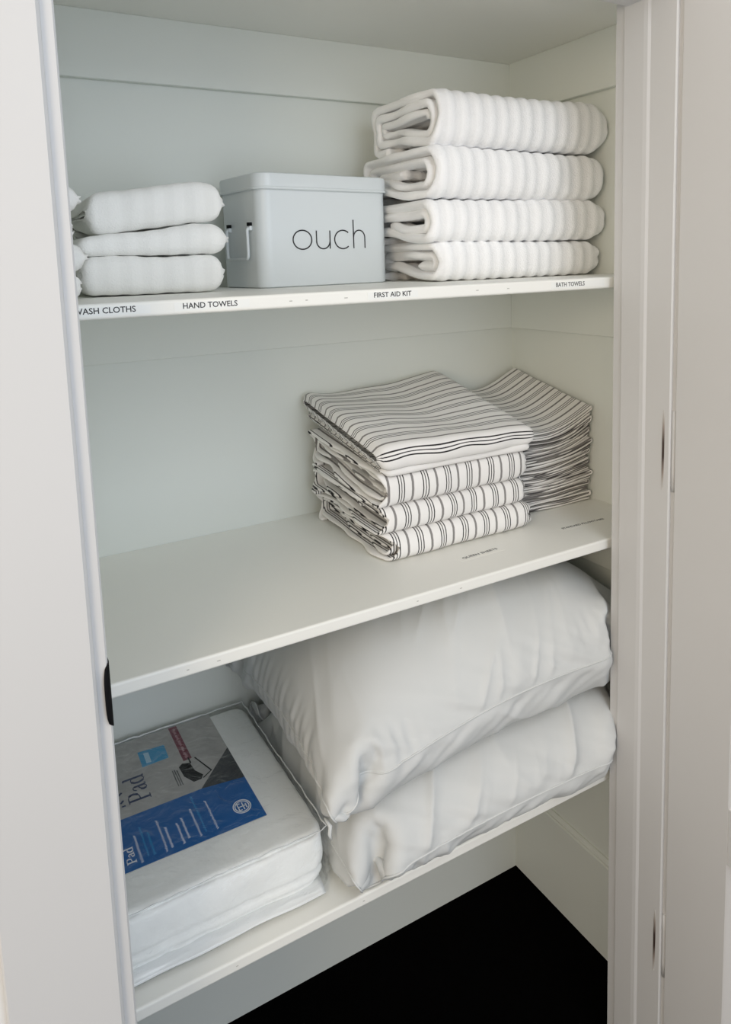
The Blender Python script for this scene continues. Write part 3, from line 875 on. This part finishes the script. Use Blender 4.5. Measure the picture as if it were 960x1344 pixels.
# ------------------------------------------------------------------ bagged mattress pad
def slab(x0, x1, y0, y1, z0, z1, r, nx, ny, seed, amp, front=None):
    """rounded closed block as a grid (for soft things)"""
    n = 40
    H = z1 - z0; dp = y1 - y0
    loop = []
    for i in range(n * 4):
        q = i / (n * 4)
        y, z = stadium(q, dp / 2, H / 2, r / (H / 2))
        loop.append((y0 + dp / 2 + y, z0 + H / 2 + z))
    return loop
def make_pad():
    x0, x1, y0, y1, z0, z1 = -1.128, -0.698, -0.394, -0.016, Z3 + 0.002, Z3 + 0.1075
    root = empty('mattress_pad', ((x0 + x1) / 2, (y0 + y1) / 2, Z3))
    tag(root, 'white mattress pad in a clear plastic bag with blue and grey card', 'mattress pad')
    ox, oy, oz = root.location
    def soft_box(name, g, mat, seed, amp, bulge, crease, rr):
        H = (z1 - z0) - 2 * g; lay = []
        nz_, na = 16, 30
        X0, X1, Y0, Y1 = x0 + g, x1 - g, y0 + g, y1 - g
        # build as rings from bottom centre -> sides -> top centre
        def ring(inset, z, n=120):
            pts = []
            r = max(rr - inset, 0.004)
            a, b, c, d = X0 + inset, X1 - inset, Y0 + inset, Y1 - inset
            r = min(r, (b - a) / 2 - 1e-3, (d - c) / 2 - 1e-3)
            base = []
            m = 8
            for cx, cy, a0 in ((b - r, c + r, -PI / 2), (b - r, d - r, 0), (a + r, d - r, PI / 2), (a + r, c + r, PI)):
                for i in range(m):
                    t = a0 + PI / 2 * i / (m - 1); base.append((cx + r * math.cos(t), cy + r * math.sin(t)))
                # straight run to next corner is subdivided below
            out = []
            for i in range(len(base)):
                p, q = base[i], base[(i + 1) % len(base)]
                k = 26 if i % m == m - 1 else 1
                for j in range(k): out.append((p[0] + (q[0] - p[0]) * j / k, p[1] + (q[1] - p[1]) * j / k))
            return [(x, y, z) for x, y in out]
        rings = []
        for ins in (0.16, 0.11, 0.07, 0.04, 0.02): rings.append(ring(ins, z0 + g))
        e = 0.014
        for i in range(1, 6):
            a = PI / 2 * i / 5; rings.append(ring(e * (1 - math.sin(a)), z0 + g + e * (1 - math.cos(a))))
        for i in range(1, nz_): rings.append(ring(0.0, z0 + g + e + (H - 2 * e) * i / nz_))
        e2 = 0.008
        zz = z0 + g + H
        for i in range(0, 6):
            a = PI / 2 * i / 5; rings.append(ring(e2 * (1 - math.cos(a)), zz - e2 * (1 - math.sin(a))))
        for ins in (0.014, 0.022, 0.034, 0.05, 0.07, 0.09, 0.11, 0.13, 0.15, 0.165): rings.append(ring(ins, zz))
        n = len(rings[0]); V = []
        for rg in rings:
            for (x, y, z) in rg:
                hq = (z - z0) / (z1 - z0)
                side = math.sin(PI * min(max(hq, 0), 1)) ** 0.8
                ny_ = -1 if y < Y0 + 0.03 else 0
                nx_ = 1 if x > X1 - 0.03 else (-1 if x < X0 + 0.03 else 0)
                c = crease * (math.exp(-((hq - 0.16 - 0.03 * nz(x * 9, 3, seed)) / 0.035) ** 2) + 0.7 * math.exp(-((hq - 0.34 - 0.03 * nz(x * 7, 8, seed)) / 0.03) ** 2))
                w = 2.2 * amp * nz(x * 26 + seed, y * 26, z * 22) + amp * 1.1 * (1 - 2 * abs(nz(x * 48, y * 48 + seed, z * 26)))
                d = bulge * side - c + w
                y2 = y + (ny_ * d if ny_ else 0); x2 = x + nx_ * d * 0.6
                zt_ = z
                if hq > 0.9:
                    inn = min(x - X0, X1 - x, y - Y0, Y1 - y)
                    zt_ += (amp * 0.35 * nz(x * 14, y * 14, seed) if g > 0 else amp * 0.8 * abs(nz(x * 14, y * 14, seed))) * min(1, max(0, inn) / 0.05)
                    if g > 0 and y < Y0 + 0.06: zt_ += -0.003 * (1 - (y - Y0) / 0.06) 
                V.append((x2 - ox, y2 - oy, zt_ - oz))
        F = []
        for j in range(len(rings) - 1):
            for i in range(n): F.append((j * n + i, j * n + (i + 1) % n, (j + 1) * n + (i + 1) % n, (j + 1) * n + i))
        F.append(tuple(range(n - 1, -1, -1))); F.append(tuple((len(rings) - 1) * n + i for i in range(n)))
        return link(name, V, F, mat, root)
    soft_box('folded_pad', 0.0040, M['padding'], 2.0, 0.0012, 0.004, 0.006, 0.024)
    bag = soft_box('plastic_bag', 0.0, M['bag'], 9.0, 0.0030, 0.006, 0.003, 0.014)
    # welded seam running round the top of the bag, with gathered corners
    zs = z1 - 0.001 - oz
    pts, rad = [], []
    corners = [(x0, y0 + 0.0), (x1, y0 + 0.0), (x1, y1), (x0, y1)]
    for i in range(4):
        a, b = corners[i], corners[(i + 1) % 4]
        for j in range(48):
            q = j / 48; x = a[0] + (b[0] - a[0]) * q; y = a[1] + (b[1] - a[1]) * q
            wv = 0.0022 * nz(x * 60, y * 60, 3.3); wz = 0.0022 * nz(x * 70, y * 70, 8.8)
            pts.append((x + wv - ox, y + wv - oy, zs + wz - (0.004 if i == 0 else 0)))
            back = 1.0 if i == 2 else (0.55 if i == 0 else 0.7)
            rad.append((0.0017 + 0.0007 * nz(x * 90, y * 90, 1.0)) * back)
    tube('bag_seam', pts, rad, M['seam'], root, 6, True)
    # loose bottom flap of the bag lying on the shelf in front
    nf = 60; V, F = [], []
    for i in range(nf + 1):
        x = x0 + 0.01 + (x1 - x0 - 0.02) * i / nf
        for k, (dy, dz) in enumerate(((0.012, 0.016), (0.001, 0.011), (-0.004, 0.0078), (-0.0075, 0.0056), (-0.0105, 0.0044))):
            V.append((x - ox, y0 + dy * 1.0 - 0.002 * nz(x * 14, k, 2.2) - oy, z0 + dz + 0.0012 * nz(x * 24, k * 0.7, 5.5) - oz))
    for i in range(nf):
        for k in range(4): F.append((i * 5 + k, i * 5 + k + 1, (i + 1) * 5 + k + 1, (i + 1) * 5 + k))
    fl = link('bag_flap', V, F, M['seam'], root); md = fl.modifiers.new('thick', 'SOLIDIFY'); md.thickness = 0.0022; md.offset = 0
    # gathered plastic knot at the front right corner
    kp = [(x1 + 0.002 - ox, y0 + 0.010 - oy, zs + 0.004), (x1 + 0.006 - ox, y0 - 0.002 - oy, zs - 0.004), (x1 + 0.003 - ox, y0 - 0.004 - oy, zs - 0.014), (x1 + 0.006 - ox, y0 - 0.003 - oy, zs - 0.024)]
    tube('bag_gather', kp, [0.002, 0.0036, 0.003, 0.0018], M['seam'], root, 7)
    # printed card under the plastic
    zc = z1 - 0.0030 - oz
    cx0, cx1, cy0, cy1 = -1.065, -0.7665, -0.3245, -0.0200
    def flat_poly(name, pts, z, mat, parent, th=0.00025):
        return prism_z(name, [(x - ox, y - oy) for x, y in pts], z, z + th, mat, parent)
    card = flat_poly('product_card', [(cx0, cy0), (cx1, cy0), (cx1, cy1), (cx0, cy1)], zc, M['card_grey'], root, 0.0008)
    z = zc + 0.0008
    flat_poly('blue_panel', [(cx0, cy0), (cx1, cy0), (cx1, -0.2230), (-0.8364, -0.2125), (cx0, -0.2145)], z, M['card_blue'], card)
    flat_poly('charcoal_panel', [(cx1, -0.2230), (cx1, -0.1330), (-0.8364, -0.2125)], z, M['card_dark'], card)
    rib = flat_poly('red_ribbon', [(-0.8432, -0.1280), (-0.8285, -0.1270), (-0.8285, -0.0215), (-0.8432, -0.0215)], z, M['card_red'], card)
    fr = frame((0 - ox, 0 - oy, z + 0.00028), (1, 0, 0), (0, 1, 0))
    z2 = 0.0002
    rnd = random.Random(5)
    def scribble(x, ya, yb, amp=0.0022, n=34):
        return [(x + amp * (1 if i % 2 else -1) * rnd.uniform(0.4, 1.0), ya + (yb - ya) * i / n) for i in range(n + 1)]
    strokes('ribbon_lettering', [scribble(-0.8358, a, b, 0.0030, 12) for a, b in ((-0.122, -0.106), (-0.102, -0.088), (-0.084, -0.068), (-0.064, -0.050), (-0.046, -0.030))], 0.0011, fr, M['card_pink'], rib)
    bd = flat_poly('blue_badge', [(-0.9075, -0.1060), (-0.8625, -0.1045), (-0.8615, -0.0650), (-0.9068, -0.0618)], z, M['card_cyan'], card)
    flat_poly('badge_window', [(-0.8993, -0.0998), (-0.8910, -0.0995), (-0.8903, -0.0711), (-0.8986, -0.0702)], z + 0.00026, M['card_pale'], bd)
    # the word Pad, reading away from the shelf front, with serifs
    def pad_word(x_base, y_start, hgt, length, w, wt):
        """glyph up = -X, run = +Y"""
        L = []
        k = length / 1.62
        def G(pts, ww): L.append({'p': [(x_base - v * hgt, y_start + u * k) for u, v in pts], 'w': ww})
        th, tn = w, wt
        G([(0.10, 0), (0.10, 1.0)], th)
        G([(-0.03, 0), (0.26, 0)], tn); G([(-0.03, 1.0), (0.16, 1.0)], tn)
        G([(0.10, 1.0), (0.30, 1.0), (0.42, 0.95), (0.49, 0.84)], tn); G([(0.43, 0.94), (0.50, 0.83), (0.51, 0.72), (0.47, 0.60), (0.42, 0.54)], th); G([(0.46, 0.58), (0.38, 0.50), (0.26, 0.47), (0.10, 0.47)], tn)
        G([(0.66, 0.50), (0.72, 0.62), (0.82, 0.66), (0.90, 0.62), (0.93, 0.52)], tn); G([(0.92, 0.58), (0.93, 0.05)], th); G([(0.93, 0.04), (1.02, 0.02), (1.06, 0.08)], tn)
        G([(0.93, 0.40), (0.78, 0.34), (0.68, 0.24)], tn); G([(0.70, 0.30), (0.65, 0.17), (0.69, 0.05)], th); G([(0.68, 0.05), (0.78, 0.0), (0.88, 0.07), (0.93, 0.14)], tn)
        G([(1.52, 1.0), (1.52, 0.02)], th); G([(1.42, 1.0), (1.54, 1.0)], tn); G([(1.52, 0.01), (1.62, 0.01)], tn)
        G([(1.52, 0.50), (1.44, 0.62), (1.34, 0.65), (1.24, 0.60)], tn); G([(1.27, 0.62), (1.18, 0.50), (1.15, 0.33), (1.18, 0.16), (1.25, 0.05)], th); G([(1.22, 0.07), (1.34, 0.0), (1.44, 0.04), (1.52, 0.14)], tn)
        return L
    strokes('pad_lettering', pad_word(-0.9115, -0.1860, 0.0330, 0.0640, 0.0042, 0.0016), 0.003, fr, M['card_navy'], card)
    strokes('pad_lettering', pad_word(-0.9600, -0.3110, 0.0125, 0.0330, 0.0024, 0.0011), 0.002, fr, M['card_white'], card)
    # tail of the line of big navy letters before it, cut off by the door frame
    strokes('pad_lettering', [[(-0.957, -0.186), (-0.951, -0.186)], [(-0.957, -0.178), (-0.952, -0.172)], [(-0.957, -0.158), (-0.951, -0.152)]], 0.003, fr, M['card_navy'], card)
    # little drawing: dark flap, open corner outline, fine print beside it
    flat_poly('flap_drawing', [(-0.8545, -0.1400), (-0.8470, -0.1335), (-0.8350, -0.1390), (-0.8330, -0.1620), (-0.8240, -0.1800), (-0.8290, -0.1890), (-0.8424, -0.1894), (-0.8527, -0.1680)], z, M['black_metal'], card)
    strokes('corner_drawing', [[(-0.8240, -0.1290), (-0.8089, -0.1768), (-0.8260, -0.1880)], [(-0.8340, -0.1240), (-0.8340, -0.1400)]], 0.0024, fr, M['black_metal'], card)
    strokes('fine_print', [scribble(-0.8665, -0.187, -0.143, 0.0007), scribble(-0.8630, -0.187, -0.143, 0.0007), scribble(-0.8595, -0.187, -0.146, 0.0007)], 0.0009, fr, M['card_dark'], card)
    lines = [(-0.9530, -0.317, -0.258, 0), (-0.9427, -0.309, -0.245, 1), (-0.9340, -0.311, -0.262, 1), (-0.9170, -0.316, -0.245, 0), (-0.9087, -0.312, -0.266, 0), (-0.8915, -0.314, -0.267, 0), (-0.8826, -0.307, -0.260, 0), (-0.8660, -0.313, -0.248, 0), (-0.8570, -0.308, -0.221, 1), (-0.8402, -0.312, -0.243, 0)]
    for x, a, b, c in lines:
        strokes('copy_line', [scribble(x, a, b, 0.0021)], 0.0010, fr, M['card_cyan' if c else 'card_white'], card)
    # round listing mark: ring with joined letters
    cxm, cym, r = -0.7935, -0.2865, 0.0135
    def arc(rx, ry, a0, a1, n=30): return [(cxm + rx * math.cos(math.radians(a0 + (a1 - a0) * i / n)), cym + ry * math.sin(math.radians(a0 + (a1 - a0) * i / n))) for i in range(n + 1)]
    E_ = [[(cxm - 0.006, cym - 0.0085), (cxm - 0.006, cym + 0.0085)], [(cxm - 0.006, cym - 0.0075), (cxm - 0.0015, cym - 0.0075)], [(cxm - 0.006, cym), (cxm + 0.007, cym)], [(cxm - 0.006, cym + 0.0075), (cxm - 0.0015, cym + 0.0075)], [(cxm + 0.002, cym + 0.0085), (cxm + 0.002, cym - 0.0085)], [(cxm + 0.0065, cym + 0.004), (cxm + 0.0065, cym - 0.006)]]
    strokes('listing_mark', [arc(r, r * 1.1, 0, 360), arc(r * 0.80, r * 0.88, 0, 360)] + E_, 0.0016, fr, M['card_white'], card)
make_pad()

# ------------------------------------------------------------------ light
w = bpy.data.worlds.new('world'); sc.world = w; w.use_nodes = True
nt = w.node_tree; bg = nt.nodes['Background']; bg.inputs['Strength'].default_value = 1.0
# the hallway around: warm painted side to the left, cool daylight to the front and right
tc = nt.nodes.new('ShaderNodeTexCoord'); sp = nt.nodes.new('ShaderNodeSeparateXYZ'); cr = nt.nodes.new('ShaderNodeValToRGB')
mr = nt.nodes.new('ShaderNodeMapRange'); mr.inputs['From Min'].default_value = -1; mr.inputs['From Max'].default_value = 1
nt.links.new(tc.outputs['Generated'], sp.inputs[0]); nt.links.new(sp.outputs[0], mr.inputs['Value']); nt.links.new(mr.outputs['Result'], cr.inputs['Fac'])
cr.color_ramp.elements[0].position = 0.15; cr.color_ramp.elements[0].color = (1.06, 0.96, 0.85, 1)
cr.color_ramp.elements[1].position = 0.70; cr.color_ramp.elements[1].color = (0.30, 0.32, 0.335, 1)
nt.links.new(cr.outputs['Color'], bg.inputs['Color'])
def area(name, loc, target, sx, sy, energy, colr):
    l = bpy.data.lights.new(name, 'AREA'); l.shape = 'RECTANGLE'; l.size = sx; l.size_y = sy; l.energy = energy; l.color = colr
    o = bpy.data.objects.new(name, l); col.objects.link(o); o.location = loc
    o.rotation_euler = (Vector(target) - Vector(loc)).to_track_quat('-Z', 'Y').to_euler()
    return o
area('ceiling_lamp', (-0.5, -2.0, 2.42), (-0.6, -0.5, 1.0), 0.9, 0.9, 10, (0.92, 0.98, 1.05))
area('warm_side_fill', (-2.3, -1.9, 1.75), (-0.2, -0.3, 1.1), 0.7, 0.9, 15, (1.0, 0.83, 0.62))  # unseen warm fill, added from the left to lift the right wall
area('window_light', (-0.45, -3.3, 1.35), (-0.6, -0.4, 1.15), 2.2, 2.0, 26, (0.84, 0.955, 1.12))
sc.cycles.max_bounces = 16; sc.cycles.diffuse_bounces = 10; sc.cycles.transparent_max_bounces = 12

# ------------------------------------------------------------------ camera (matched to the photograph's perspective)
f_px, ppx, ppy = 976.5157, 501.7267, 467.1959
yaw, pitch, roll = 0.5199, 0.1272, -0.0306
fw = Vector((math.sin(yaw) * math.cos(pitch), math.cos(yaw) * math.cos(pitch), -math.sin(pitch)))
rt = Vector((math.cos(yaw), -math.sin(yaw), 0)); up = rt.cross(fw)
c, s = math.cos(roll), math.sin(roll)
r2 = c * rt + s * up; u2 = -s * rt + c * up
cd = bpy.data.cameras.new('camera'); cam = bpy.data.objects.new('camera', cd); col.objects.link(cam)
mw = Matrix((r2, u2, -fw)).transposed().to_4x4(); mw.translation = Vector((-1.1169, -1.3402, 1.5258))
cam.matrix_world = mw
cd.sensor_fit = 'VERTICAL'; cd.sensor_height = 36.0; cd.lens = 36.0 * f_px / 1344
cd.shift_x = (480 - ppx) / 1344; cd.shift_y = -(672 - ppy) / 1344
cd.clip_start = 0.02
sc.camera = cam
sc.view_settings.view_transform = 'Standard'; sc.view_settings.look = 'None'
sc.view_settings.gamma = 1; sc.view_settings.use_curve_mapping = False
sc.view_settings.exposure = -0.13
